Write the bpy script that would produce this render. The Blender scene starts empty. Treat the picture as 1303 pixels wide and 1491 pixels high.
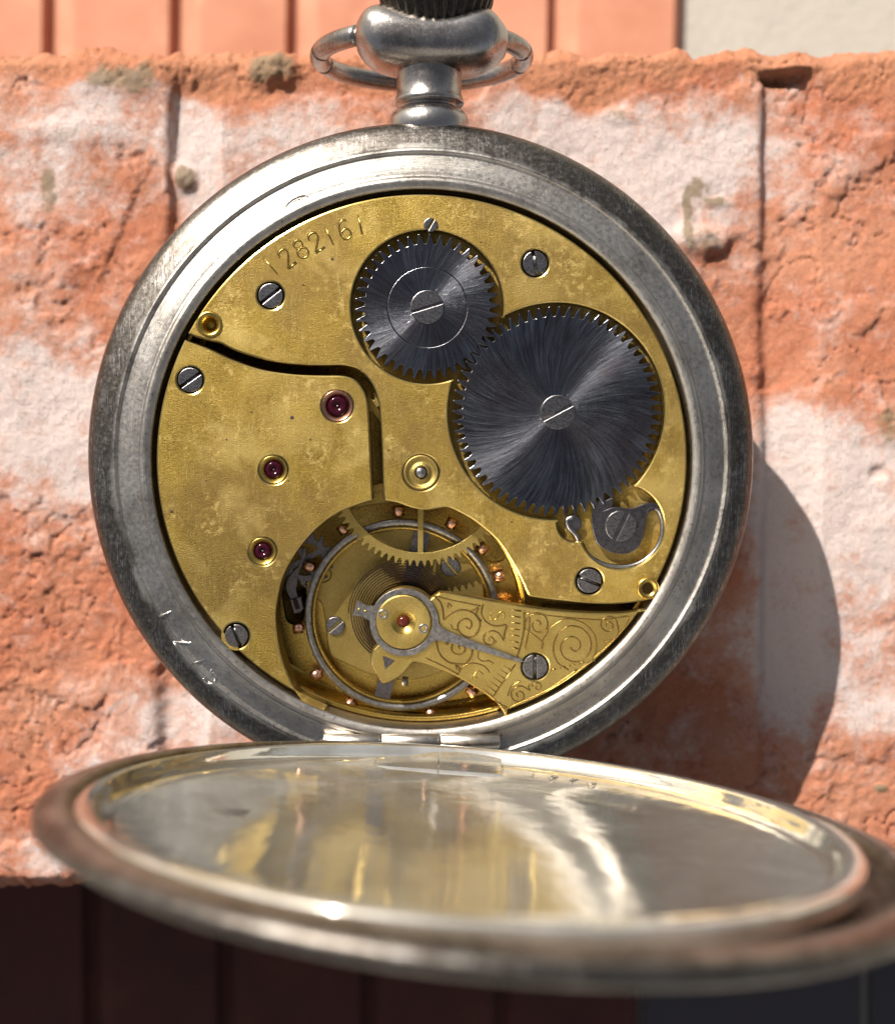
import bpy, math, random
import numpy as np
from mathutils import Vector, Matrix, Euler

PI = math.pi
S = 0.001                      # everything below is written in millimetres; 1 Blender unit = 1 m
C = bpy.context.scene.collection
sc = bpy.context.scene

# ------------------------------------------------------------------ camera, sky, sun, exposure
CAM = Vector((1.85, -3.61, 90.0)); FPX = 1732.0
# the brick's face is level; the camera looks almost straight down on it
BN = Vector((0, -.03, 1)).normalized(); BXa = Vector((1, 0, 0)); BXa = (BXa - BN*BXa.dot(BN)).normalized(); BYa = BN.cross(BXa)
GT = Matrix((BXa, BYa, BN))            # view-aligned frame -> level frame
OB = Vector((0, 0, -17.5))
def lev(p): return GT @ (Vector(p) - OB) + OB
cam = bpy.data.cameras.new('camera'); camo = bpy.data.objects.new('camera', cam); C.objects.link(camo)
camo.location = lev(CAM) * S; camo.rotation_euler = GT.to_euler()
cam.sensor_fit = 'HORIZONTAL'; cam.sensor_width = 36; cam.lens = 36 * FPX / 1303
cam.clip_start = 0.002; cam.clip_end = 50
cam.dof.use_dof = True; cam.dof.focus_distance = 0.0895; cam.dof.aperture_fstop = cam.lens / 1.45
sc.camera = camo
LIGHT = (GT @ Vector((.76, -1.06, -1))).normalized()
elev = math.asin(-LIGHT.z); azim = math.atan2(-LIGHT.x, -LIGHT.y)
w = bpy.data.worlds.new('World'); sc.world = w; w.use_nodes = True
nt = w.node_tree; nt.nodes.clear()
sky = nt.nodes.new('ShaderNodeTexSky'); sky.sky_type = 'NISHITA'; sky.sun_disc = False
sky.sun_elevation = elev; sky.sun_rotation = azim; sky.dust_density = 3.5; sky.ozone_density = .4; sky.air_density = 1.0
bg = nt.nodes.new('ShaderNodeBackground'); bg.inputs['Strength'].default_value = 0.05
wo = nt.nodes.new('ShaderNodeOutputWorld')
hs_ = nt.nodes.new('ShaderNodeHueSaturation'); hs_.inputs['Saturation'].default_value = .42   # hazy, nearly neutral sky
nt.links.new(sky.outputs[0], hs_.inputs['Color']); nt.links.new(hs_.outputs[0], bg.inputs[0]); nt.links.new(bg.outputs[0], wo.inputs[0])
sun = bpy.data.lights.new('sun', 'SUN'); sun.energy = 5.0; sun.angle = math.radians(0.53); sun.color = (1.0, 0.95, 0.87)
suno = bpy.data.objects.new('sun', sun); C.objects.link(suno)
suno.rotation_euler = LIGHT.to_track_quat('-Z', 'Y').to_euler()
sc.view_settings.view_transform = 'Standard'; sc.view_settings.look = 'None'
sc.view_settings.exposure = 0.72; sc.view_settings.gamma = 1

# ------------------------------------------------------------------ pixel -> watch-plane mapping (used once, to trace the real outlines)
ROT = Euler((math.radians(5.2), math.radians(1.4), 0)).to_matrix()
RT = ROT.transposed()
CL = RT @ CAM
def L(px, py, z=0.0):
    d = RT @ Vector(((px - 651.5) / FPX, -(py - 745.5) / FPX, -1))
    t = (z - CL.z) / d.z
    p = CL + d * t
    return (p.x, p.y)
def PX(r, z=0.0): return r / 19.24 * (90 - z) / 90
def LL(pts, z=0.0): return [L(x, y, z) for x, y in pts]
def smooth(pts, k=5):
    out = []; n = len(pts)
    for i in range(n - 1):
        p0 = pts[max(i-1, 0)]; p1 = pts[i]; p2 = pts[i+1]; p3 = pts[min(i+2, n-1)]
        for j in range(k):
            t = j / k
            out.append(tuple(0.5*((2*p1[a]) + (-p0[a]+p2[a])*t + (2*p0[a]-5*p1[a]+4*p2[a]-p3[a])*t*t + (-p0[a]+3*p1[a]-3*p2[a]+p3[a])*t**3) for a in (0, 1)))
    out.append(pts[-1]); return out
def circ(cx, cy, r, n=64): return [(cx + r*math.cos(2*PI*i/n), cy + r*math.sin(2*PI*i/n)) for i in range(n)]
def arc(cx, cy, r, a0, a1, n=90): return [(cx + r*math.cos(a0+(a1-a0)*i/n), cy + r*math.sin(a0+(a1-a0)*i/n)) for i in range(n+1)]

# ------------------------------------------------------------------ node helpers
def mat(name):
    m = bpy.data.materials.new(name); m.use_nodes = True
    t = m.node_tree; t.nodes.clear()
    o = t.nodes.new('ShaderNodeOutputMaterial'); b = t.nodes.new('ShaderNodeBsdfPrincipled')
    t.links.new(b.outputs[0], o.inputs[0])
    return m, t, b
def N(t, kind, **kw):
    n = t.nodes.new(kind)
    for k, v in kw.items():
        if k.startswith('i_'):
            key = k[2:]; key = int(key) if key.isdigit() else key.replace('_', ' ')
            n.inputs[key].default_value = v
        else: setattr(n, k, v)
    return n
def lk(t, a, b): t.links.new(a, b)
def coords(t):            # object coordinates in millimetres
    tc = N(t, 'ShaderNodeTexCoord'); mp = N(t, 'ShaderNodeVectorMath', operation='SCALE'); mp.inputs['Scale'].default_value = 1000
    lk(t, tc.outputs['Object'], mp.inputs[0]); return mp.outputs[0]
def noise(t, co, scale, detail=3, rough=.6, dist=0):
    n = N(t, 'ShaderNodeTexNoise'); n.inputs['Scale'].default_value = scale; n.inputs['Detail'].default_value = detail
    n.inputs['Roughness'].default_value = rough; n.inputs['Distortion'].default_value = dist
    lk(t, co, n.inputs['Vector']); return n.outputs['Fac']
def ramp(t, f, *st):
    r = N(t, 'ShaderNodeValToRGB'); e = r.color_ramp.elements
    while len(e) < len(st): e.new(.5)
    for k, (p, c) in enumerate(st):
        e[k].position = p; e[k].color = (*c, 1) if not isinstance(c, (int, float)) else (c, c, c, 1)
    lk(t, f, r.inputs[0]); return r.outputs[0]
def mix(t, f, a, b, mode='MIX'):
    m = N(t, 'ShaderNodeMix', data_type='RGBA', blend_type=mode)
    if isinstance(f, (int, float)): m.inputs[0].default_value = f
    else: lk(t, f, m.inputs[0])
    for s_, v in ((6, a), (7, b)):
        if isinstance(v, tuple): m.inputs[s_].default_value = (*v, 1)
        else: lk(t, v, m.inputs[s_])
    return m.outputs[2]
def math_(t, op, a, b=None, c=None):
    m = N(t, 'ShaderNodeMath', operation=op)
    for k, v in enumerate((a, b, c)):
        if v is None: continue
        if isinstance(v, (int, float)): m.inputs[k].default_value = v
        else: lk(t, v, m.inputs[k])
    return m.outputs[0]
def bump(t, b, h, strength, dist=0.0001, prev=None):
    n = N(t, 'ShaderNodeBump'); n.inputs['Strength'].default_value = strength; n.inputs['Distance'].default_value = dist
    lk(t, h, n.inputs['Height'])
    if prev is not None: lk(t, prev, n.inputs['Normal'])
    lk(t, n.outputs[0], b.inputs['Normal']); return n.outputs[0]
def polar(t, co, kr, ka, twist=0.0):
    s_ = N(t, 'ShaderNodeSeparateXYZ'); lk(t, co, s_.inputs[0])
    r = math_(t, 'SQRT', math_(t, 'ADD', math_(t, 'MULTIPLY', s_.outputs[0], s_.outputs[0]), math_(t, 'MULTIPLY', s_.outputs[1], s_.outputs[1])))
    a = math_(t, 'ARCTAN2', s_.outputs[1], s_.outputs[0])
    if twist: a = math_(t, 'ADD', a, math_(t, 'MULTIPLY', r, twist))
    c = N(t, 'ShaderNodeCombineXYZ')
    lk(t, math_(t, 'MULTIPLY', math_(t, 'COSINE', a), ka), c.inputs[0]); lk(t, math_(t, 'MULTIPLY', math_(t, 'SINE', a), ka), c.inputs[1])
    lk(t, math_(t, 'MULTIPLY', r, kr), c.inputs[2]); return c.outputs[0]
def scratches(t, co, scale=1.0):
    """thin straight hairline scratches in two directions"""
    acc = None
    for k, (ang, sc_) in enumerate(((0.5, .55), (-.9, .4), (1.5, .7))):
        mp = N(t, 'ShaderNodeMapping'); mp.inputs['Rotation'].default_value = (0.1*k, 0, ang)
        mp.inputs['Scale'].default_value = (3.2*scale*sc_*3, .10*scale, .8); lk(t, co, mp.inputs[0])
        n = noise(t, mp.outputs[0], 1.6, 2, .5, .25)
        rr = ramp(t, n, (.485, 0), (.5, 1), (.515, 0))
        g = ramp(t, noise(t, co, .45 + .2*k, 2), (.5, 0), (.62, 1))
        v = math_(t, 'MULTIPLY', rr, g)
        acc = v if acc is None else math_(t, 'MAXIMUM', acc, v)
    return acc

# ------------------------------------------------------------------ materials
def m_silver(name, base=(.56, .52, .47), rough=(.24, .46), conc=True, tarn=.6, tint=(.20, .165, .13), scr=.5):
    m, t, b = mat(name); co = coords(t)
    big = noise(t, co, .22, 5, .65, .4); fine = noise(t, co, 3.2, 5, .7); gr = noise(t, co, 14, 3, .7)
    tm = ramp(t, big, (.40, 0), (.66, 1)); tm2 = math_(t, 'MULTIPLY', tm, tarn)
    c = mix(t, tm2, base, tint)
    if conc:
        ln_ = N(t, 'ShaderNodeVectorMath', operation='LENGTH'); mp_ = N(t, 'ShaderNodeVectorMath', operation='MULTIPLY'); mp_.inputs[1].default_value = (1, 1, 0)
        lk(t, co, mp_.inputs[0]); lk(t, mp_.outputs[0], ln_.inputs[0])
        rn = math_(t, 'ADD', ln_.outputs['Value'], math_(t, 'MULTIPLY', math_(t, 'SUBTRACT', big, .5), 2.2))
        mr = N(t, 'ShaderNodeMapRange'); mr.inputs[1].default_value = 23.2; mr.inputs[2].default_value = 23.7; lk(t, rn, mr.inputs[0])
        c = mix(t, math_(t, 'MULTIPLY', mr.outputs[0], .92), c, (.085, .072, .062))
    c = mix(t, math_(t, 'MULTIPLY', ramp(t, fine, (.48, 0), (.72, 1)), .45), c, (.30, .27, .23))
    c = mix(t, math_(t, 'MULTIPLY', ramp(t, gr, (.66, 0), (.74, 1)), .5), c, (.8, .78, .72))
    b.inputs['Metallic'].default_value = 1
    s_ = scratches(t, co)
    c = mix(t, math_(t, 'MULTIPLY', s_, .55), c, (.85, .83, .8)); lk(t, c, b.inputs['Base Color'])
    rg = N(t, 'ShaderNodeMapRange', i_3=rough[0], i_4=rough[1]); rg.inputs[1].default_value = .3; rg.inputs[2].default_value = .7
    lk(t, fine, rg.inputs[0]); lk(t, rg.outputs[0], b.inputs['Roughness'])
    pr = None
    if conc: pr = bump(t, b, noise(t, polar(t, co, 9, 2.2), 1.0, 4, .7), .35, .00006)
    pr = bump(t, b, gr, .25, .00004, pr)
    bump(t, b, s_, -scr, .00003, pr)
    return m
SILVER = m_silver('worn_silver')
SILVER_DK = m_silver('tarnished_silver', base=(.34, .29, .255), tarn=.9, tint=(.13, .10, .085))
SILVER_PN = m_silver('polished_old_silver', base=(.50, .465, .44), rough=(.14, .32), conc=False, tarn=.8, tint=(.17, .14, .125), scr=.6)

def m_cover():
    m, t, b = mat('soft_polished_silver'); co = coords(t)
    big = noise(t, co, .16, 4, .6, .8); fine = noise(t, co, 1.6, 4, .6)
    c = mix(t, ramp(t, big, (.42, 0), (.62, 1)), (.86, .83, .76), (.68, .64, .56))
    s_ = scratches(t, co, .7)
    c = mix(t, math_(t, 'MULTIPLY', s_, .5), c, (.9, .88, .8))
    lk(t, c, b.inputs['Base Color']); b.inputs['Metallic'].default_value = .88
    rg = N(t, 'ShaderNodeMapRange', i_3=.025, i_4=.075); rg.inputs[1].default_value = .3; rg.inputs[2].default_value = .7
    lk(t, fine, rg.inputs[0]); lk(t, rg.outputs[0], b.inputs['Roughness'])
    pr = bump(t, b, noise(t, co, .22, 3, .55, .3), .09, .0006)
    pr = bump(t, b, fine, .07, .00010, pr); pr = bump(t, b, ramp(t, noise(t, co, 2.6, 3, .7), (.66, 0), (.76, 1)), -.35, .00006, pr)
    pr = bump(t, b, noise(t, polar(t, co, 6, 1.5), 1.0, 3, .6), .10, .00006, pr)
    s2_ = scratches(t, co, 1.7); pr = bump(t, b, s2_, -.5, .00004, pr)
    bump(t, b, s_, -.8, .00006, pr)
    return m
COVER = m_cover()

def m_brass(name, a=(.345, .235, .052), b_=(.20, .128, .028), rough=.46, grain=.5, spots=True, metal=1.0):
    m, t, b = mat(name); co = coords(t)
    big = noise(t, co, .28, 5, .6, .3); fine = noise(t, co, 9, 4, .8)
    c = mix(t, ramp(t, big, (.35, 0), (.68, 1)), a, b_)
    c = mix(t, math_(t, 'MULTIPLY', ramp(t, fine, (.46, 0), (.66, 1)), .6), c, (.13, .085, .025))
    if spots:
        md2 = noise(t, co, 4.0, 5, .8)
        c = mix(t, math_(t, 'MULTIPLY', ramp(t, md2, (.46, 0), (.62, 1)), .5), c, (.44, .305, .080))
        lg = noise(t, co, .11, 3, .5, .6)
        c = mix(t, math_(t, 'MULTIPLY', ramp(t, lg, (.40, 1), (.54, 0)), .6), c, (.20, .13, .045))
        c = mix(t, math_(t, 'MULTIPLY', ramp(t, noise(t, co, .17, 3, .6, .5), (.52, 0), (.66, 1)), .5), c, (.50, .37, .13))
        mid = noise(t, co, 1.7, 6, .75, .2)
        sp = math_(t, 'MULTIPLY', ramp(t, mid, (.50, 0), (.60, 1)), ramp(t, noise(t, co, .30, 3), (.50, 0), (.62, 1)))
        c = mix(t, math_(t, 'MULTIPLY', sp, .55), c, (.62, .46, .17))
        dk = ramp(t, noise(t, co, 2.3, 3, .6), (.68, 0), (.74, 1))
        c = mix(t, math_(t, 'MULTIPLY', dk, .6), c, (.10, .07, .03))
    s_ = scratches(t, co)
    c = mix(t, math_(t, 'MULTIPLY', s_, .25), c, (.8, .66, .3))
    lk(t, c, b.inputs['Base Color']); b.inputs['Metallic'].default_value = metal
    rg = N(t, 'ShaderNodeMapRange', i_3=rough-.07, i_4=rough+.1); rg.inputs[1].default_value = .3; rg.inputs[2].default_value = .7
    lk(t, fine, rg.inputs[0]); lk(t, rg.outputs[0], b.inputs['Roughness'])
    pr = bump(t, b, fine, grain, .00005); bump(t, b, s_, -.3, .00002, pr)
    return m
BRASS = m_brass('matte_gilt_brass', grain=1.0, rough=.46)
BRASS2 = m_brass('gilt_brass_clean', a=(.48, .355, .115), b_=(.35, .245, .07), rough=.42, grain=.5, spots=False)
BRASS_E = m_brass('polished_bevel', a=(.80, .60, .22), b_=(.66, .46, .13), rough=.2, grain=.1, spots=False)
BRASS_P = m_brass('polished_brass', a=(.72, .50, .13), b_=(.55, .35, .07), rough=.24, grain=.2, spots=False)

def m_simple(name, col, metal=1, rough=.3, grain=.2, var=.3, scale=4.0, coat=0):
    m, t, b = mat(name); co = coords(t)
    n = noise(t, co, scale, 4, .7)
    dk = tuple(v*(1-var) for v in col)
    lk(t, mix(t, ramp(t, n, (.35, 0), (.65, 1)), col, dk), b.inputs['Base Color'])
    b.inputs['Metallic'].default_value = metal; b.inputs['Roughness'].default_value = rough
    b.inputs['Coat Weight'].default_value = coat
    if grain: bump(t, b, noise(t, co, scale*4, 3, .7), grain, .00003)
    return m
STEEL = m_simple('grey_steel', (.42, .40, .39), rough=.32, var=.55, scale=3)
STEEL_DK = m_simple('dark_steel', (.22, .20, .21), rough=.3, var=.5)
SCREW = m_simple('screw_steel', (.36, .34, .34), rough=.28, var=.7, scale=5, grain=.4)
BLUED = m_simple('blued_spring_steel', (.13, .085, .07), rough=.2, var=.2)
COPPER = m_simple('copper_screw', (.80, .46, .32), rough=.25)
CROWNM = m_simple('blackened_crown', (.10, .085, .07), rough=.35, var=.5)
RUBY = m_simple('ruby_jewel', (.03, .003, .009), metal=0, rough=.12, grain=0); RUBY.node_tree.nodes['Principled BSDF'].inputs['Specular IOR Level'].default_value = .22
PINK = m_simple('red_brass', (.60, .30, .20), rough=.25)

def m_wheel():
    m, t, b = mat('sunburst_blued_steel'); co = coords(t)
    st = noise(t, polar(t, co, .35, 30, .05), 1.0, 4, .75)
    st2 = noise(t, polar(t, co, .4, 75, .05), 1.0, 3, .8)
    sp = noise(t, co, 1.6, 6, .7)
    c = mix(t, ramp(t, st, (.3, 0), (.7, 1)), (.050, .053, .068), (.34, .345, .38))
    c = mix(t, math_(t, 'MULTIPLY', ramp(t, st2, (.45, 0), (.62, 1)), .65), c, (.05, .049, .056))
    c = mix(t, math_(t, 'MULTIPLY', ramp(t, sp, (.60, 0), (.66, 1)), .5), c, (.30, .25, .20))
    c = mix(t, math_(t, 'MULTIPLY', ramp(t, noise(t, co, .25, 2), (.45, 0), (.65, 1)), .55), c, (.10, .075, .08))
    lk(t, c, b.inputs['Base Color']); b.inputs['Metallic'].default_value = 1
    b.inputs['Roughness'].default_value = .23; b.inputs['Anisotropic'].default_value = .93
    tg = N(t, 'ShaderNodeTangent', direction_type='RADIAL', axis='Z'); lk(t, tg.outputs[0], b.inputs['Tangent'])
    b.inputs['Anisotropic Rotation'].default_value = 0.0
    pr = bump(t, b, st, .35, .00006); bump(t, b, st2, .45, .00002, pr)
    return m
WHEEL = m_wheel()

# ------------------------------------------------------------------ mesh helpers (millimetres in, metres out)
class MB:
    def __init__(self): self.v = []; self.f = []; self.sm = []; self.e = []
    def add(self, vs, fs, smooth=True):
        o = len(self.v); self.v += [tuple(p) for p in vs]; self.f += [tuple(i+o for i in f) for f in fs]; self.sm += [smooth]*len(fs); self.e += [0]*len(fs)
    def lathe(self, prof, n=128, c=(0, 0, 0), closed=False, smooth=True):
        vs = []; fs = []; m = len(prof)
        for i in range(n):
            a = 2*PI*i/n
            for r, z in prof: vs.append((c[0]+r*math.cos(a), c[1]+r*math.sin(a), c[2]+z))
        for i in range(n):
            j = (i+1) % n
            for k in range(m if closed else m-1):
                l = (k+1) % m
                fs.append((i*m+k, j*m+k, j*m+l, i*m+l))
        self.add(vs, fs, smooth)
    def tube(self, pts, r, n=6, caps=True, closed=False):
        P = [Vector(p) for p in pts]; m = len(P); vs = []; fs = []
        up = Vector((0, 0, 1))
        for i in range(m):
            a = P[(i-1) % m] if (closed or i) else P[i]; b = P[(i+1) % m] if (closed or i < m-1) else P[i]
            d = (b-a).normalized() if (b-a).length > 1e-9 else Vector((1, 0, 0))
            u = up if abs(d.z) < .95 else Vector((0, 1, 0))
            x = d.cross(u).normalized(); y = x.cross(d)
            rr = r[i] if isinstance(r, (list, tuple)) else r
            for k in range(n):
                t = 2*PI*k/n; vs.append(P[i] + x*(rr*math.cos(t)) + y*(rr*math.sin(t)))
        for i in range(m if closed else m-1):
            j = (i+1) % m
            for k in range(n):
                l = (k+1) % n; fs.append((i*n+k, i*n+l, j*n+l, j*n+k))
        if caps and not closed: fs.append(tuple(range(n))[::-1]); fs.append(tuple((m-1)*n+k for k in range(n)))
        self.add(vs, fs)
    def box(self, c, s, rz=0):
        vs = []
        for x in (-1, 1):
            for y in (-1, 1):
                for z in (-1, 1):
                    X = x*s[0]/2; Y = y*s[1]/2
                    vs.append((c[0]+X*math.cos(rz)-Y*math.sin(rz), c[1]+X*math.sin(rz)+Y*math.cos(rz), c[2]+z*s[2]/2))
        self.add(vs, [(0, 1, 3, 2), (4, 6, 7, 5), (0, 4, 5, 1), (2, 3, 7, 6), (0, 2, 6, 4), (1, 5, 7, 3)], False)
    def plate(self, outs, ztop, thick, bevel=.06, res=2, origin=(0, 0)):
        """flat part: outline(s) with holes, extruded, with a chamfered upper edge"""
        from mathutils.geometry import delaunay_2d_cdt
        loops = []
        for poly in outs:
            q = []
            for p in poly:
                if not q or math.hypot(p[0]-q[-1][0], p[1]-q[-1][1]) > .004: q.append((p[0], p[1]))
            if math.hypot(q[0][0]-q[-1][0], q[0][1]-q[-1][1]) < .004: q.pop()
            loops.append(q)
        def inside(pt, q):
            c = False; x, y = pt; n = len(q)
            for a in range(n):
                x1, y1 = q[a]; x2, y2 = q[a-1]
                if (y1 > y) != (y2 > y) and x < (x2-x1)*(y-y1)/(y2-y1)+x1: c = not c
            return c
        inset = []
        for k, q in enumerate(loops):
            depth = sum(inside(q[0], o) for m_, o in enumerate(loops) if m_ != k)
            n = len(q); A = sum(q[a-1][0]*q[a][1]-q[a][0]*q[a-1][1] for a in range(n))
            sg = (1 if A > 0 else -1)*(1 if depth % 2 == 0 else -1); nd = []
            for a in range(n):
                p0, p1, p2 = q[a-1], q[a], q[(a+1) % n]
                d1 = (p1[0]-p0[0], p1[1]-p0[1]); d2 = (p2[0]-p1[0], p2[1]-p1[1])
                l1 = math.hypot(*d1); l2 = math.hypot(*d2)
                n1 = (-d1[1]/l1*sg, d1[0]/l1*sg); n2 = (-d2[1]/l2*sg, d2[0]/l2*sg)
                m_ = (n1[0]+n2[0], n1[1]+n2[1]); lm = math.hypot(*m_)
                if lm < .3: nd.append((n1[0], n1[1])); continue
                f = min(2/lm, 1.6)/lm; nd.append((m_[0]*f, m_[1]*f))
            inset.append(nd)
        levels = [(1.0, 0), (.34, -.30), (0, -1.0)]
        cap_v = []; cap_e = []
        for q, nd in zip(loops, inset):
            n = len(q); vs = []; base = len(cap_v)
            for t_, z in levels: vs += [(p[0]+d[0]*bevel*t_, p[1]+d[1]*bevel*t_, ztop+z*bevel) for p, d in zip(q, nd)]
            vs += [(p[0], p[1], ztop-thick) for p in q]
            cap_v += [Vector(v[:2]) for v in vs[:n]]; cap_e += [(base+a, base+(a+1) % n) for a in range(n)]
            fs = [(l*n+a, l*n+(a+1) % n, (l+1)*n+(a+1) % n, (l+1)*n+a) for l in (0, 1) for a in range(n)]
            self.add(vs, fs, False); self.e[-len(fs):] = [1]*len(fs)
            o = len(self.v)-len(vs)
            self.f += [tuple(x+o for x in (2*n+a, 2*n+(a+1) % n, 3*n+(a+1) % n, 3*n+a)) for a in range(n)]; self.sm += [False]*n; self.e += [0]*n
        il = [[(p[0]+d[0]*bevel, p[1]+d[1]*bevel) for p, d in zip(q, nd)] for q, nd in zip(loops, inset)]
        ov, oe, of, _, _, _ = delaunay_2d_cdt(cap_v, cap_e, [], 0, 1e-5)
        tri = []
        for f in of:
            c = (sum(ov[a].x for a in f)/len(f), sum(ov[a].y for a in f)/len(f))
            if sum(inside(c, q) for q in il) % 2: tri.append(tuple(f))
        self.add([(v.x, v.y, ztop) for v in ov], tri, False)
        self.add([(v.x, v.y, ztop-thick) for v in ov], [t_[::-1] for t_ in tri], False)
    def build(self, name, material, parent=None, loc=(0, 0, 0), edge=None):
        me = bpy.data.meshes.new(name); me.from_pydata([(x*S, y*S, z*S) for x, y, z in self.v], [], self.f); me.update()
        me.polygons.foreach_set('use_smooth', self.sm); me.materials.append(material)
        if edge:
            me.materials.append(edge)
            me.polygons.foreach_set('material_index', self.e)
        o = bpy.data.objects.new(name, me); C.objects.link(o); o.location = Vector(loc)*S
        if parent: o.parent = parent
        return o
def recalc(o):
    import bmesh
    bm = bmesh.new(); bm.from_mesh(o.data); bmesh.ops.recalc_face_normals(bm, faces=bm.faces); bm.to_mesh(o.data); bm.free()

# ------------------------------------------------------------------ ground and lower block
def fpx(px, py, z):     # image point -> level plane at height z
    o = lev(CAM); d = GT @ Vector(((px-651.5)/FPX, -(py-745.5)/FPX, -1)); t = (z-o.z)/d.z; p = o + d*t
    return (p.x, p.y)
def bpx(px, py): return fpx(px, py, -17.5)
BZ = -17.5        # height of the brick's face
random.seed(4); rs = np.random.RandomState(7)
def vnoise(x, y, seed):
    r = np.random.RandomState(seed); T = r.rand(256, 256)
    xi = np.floor(x).astype(int); yi = np.floor(y).astype(int); fx = x-xi; fy = y-yi
    fx = fx*fx*(3-2*fx); fy = fy*fy*(3-2*fy)
    g = lambda a, b: T[a % 256, b % 256]
    return (g(xi, yi)*(1-fx)+g(xi+1, yi)*fx)*(1-fy)+(g(xi, yi+1)*(1-fx)+g(xi+1, yi+1)*fx)*fy
def fbm(x, y, sc_, octv, seed, gain=.5):
    a = 1; s_ = 0; tot = 0
    for o in range(octv):
        s_ = s_ + a*vnoise(x*sc_*2**o+11.3*o, y*sc_*2**o+5.7*o, seed+o); tot += a; a *= gain
    return s_/tot

def m_ground():   # pale, weathered
    m, t, b = mat('pale_concrete'); co = coords(t)
    n = noise(t, co, .02, 6, .6); f = noise(t, co, .8, 4, .7)
    c = mix(t, ramp(t, n, (.35, 0), (.65, 1)), (.44, .42, .36), (.36, .34, .30))
    c = mix(t, math_(t, 'MULTIPLY', ramp(t, f, (.5, 0), (.7, 1)), .4), c, (.28, .26, .23))
    lk(t, c, b.inputs['Base Color']); b.inputs['Roughness'].default_value = .9
    bump(t, b, f, .5, .0005); return m
g = MB(); g.add([(-3000, -3000, -85.3), (3000, -3000, -85.3), (3000, 3000, -85.3), (-3000, 3000, -85.3)], [(0, 1, 2, 3)], False)
go = g.build('ground', m_ground()); go['kind'] = 'structure'

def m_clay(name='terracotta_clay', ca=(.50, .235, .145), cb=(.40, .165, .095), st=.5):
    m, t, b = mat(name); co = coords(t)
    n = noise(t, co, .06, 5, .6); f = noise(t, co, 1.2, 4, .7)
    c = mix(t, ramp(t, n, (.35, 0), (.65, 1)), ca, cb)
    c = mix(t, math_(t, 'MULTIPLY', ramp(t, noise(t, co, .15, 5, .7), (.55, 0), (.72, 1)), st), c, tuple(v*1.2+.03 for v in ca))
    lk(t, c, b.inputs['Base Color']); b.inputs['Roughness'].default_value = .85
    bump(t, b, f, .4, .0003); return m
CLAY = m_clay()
# profile across x: flat ribs with rounded grooves between them
def block(name, material, label, gpx, xe, gy, Y0, Y1, rz, zt):
    xs = []; zs = []
    gro = [fpx(px, gy, zt)[0] for px in gpx]
    X0, X1 = -150.0, fpx(xe, gy, zt)[0]
    prof = [(X0, 0)]
    for gx in gro:
        prof += [(gx-1.3, 0), (gx-1.0, -.35), (gx-.8, -1.7), (gx+.6, -1.7), (gx+1.6, -.7), (gx+3.4, 0)]
    prof += [(X1-.8, 0), (X1, -.8)]
    zb = -85.4-zt
    mb = MB(); vs = []; fs = []
    n = len(prof)
    ring = prof + [(X1, zb), (X0, zb)]
    m = len(ring)
    for y in (Y0, Y1):
        vs += [(p[0], y, p[1]) for p in ring]
    fs = [(i, (i+1) % m, m+(i+1) % m, m+i) for i in range(m)]
    fs += [tuple(range(m))[::-1], tuple(range(m, 2*m))]
    mb.add(vs, fs, False)
    o = mb.build(name, material, loc=(0, 0, zt)); o.rotation_euler = (0, 0, math.radians(rz)); recalc(o)
    o['label'] = label; o['category'] = 'clay block'
block('clay_block', CLAY, 'sunlit ribbed terracotta block showing beyond the upper edge of the rough brick', (-330, -150, 60, 245, 415, 600, 795), 975, 35, -8, 140, -1.2, BZ-65.3)
SHADEC = m_clay('shade_coloured_clay', (.10, .030, .020), (.06, .019, .014), .1)  # near-black colour stands in for the deep shade below the brick
block('clay_block', SHADEC, 'ribbed clay block with the shade put into its colour, below the lower edge of the rough brick', (-250, -60, 130, 325, 535, 730), 930, 1400, -170, -9, 0, BZ-66.0)
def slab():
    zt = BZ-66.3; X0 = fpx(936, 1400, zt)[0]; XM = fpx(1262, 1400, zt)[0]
    mm, t, b = mat('shade_coloured_stone'); co = coords(t); lk(t, mix(t, noise(t, co, .05, 5), (.050, .045, .052), (.075, .066, .070)), b.inputs['Base Color']); b.inputs['Roughness'].default_value = .8  # added slabs; their dark colour holds the deep shade of this corner
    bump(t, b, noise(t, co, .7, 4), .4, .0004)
    for a_, b2, lb in ((X0, XM-.6, 'grey stone slab with the shade put into its colour, at the bottom right, between the dark block and the narrow joint'), (XM+.6, XM+90, 'grey stone slab with the shade put into its colour, right of the narrow joint, in the bottom right corner')):
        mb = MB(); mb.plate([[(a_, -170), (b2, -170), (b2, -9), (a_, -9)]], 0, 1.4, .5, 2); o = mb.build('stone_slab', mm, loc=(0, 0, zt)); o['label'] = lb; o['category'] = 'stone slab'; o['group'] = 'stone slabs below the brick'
slab()

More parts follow.
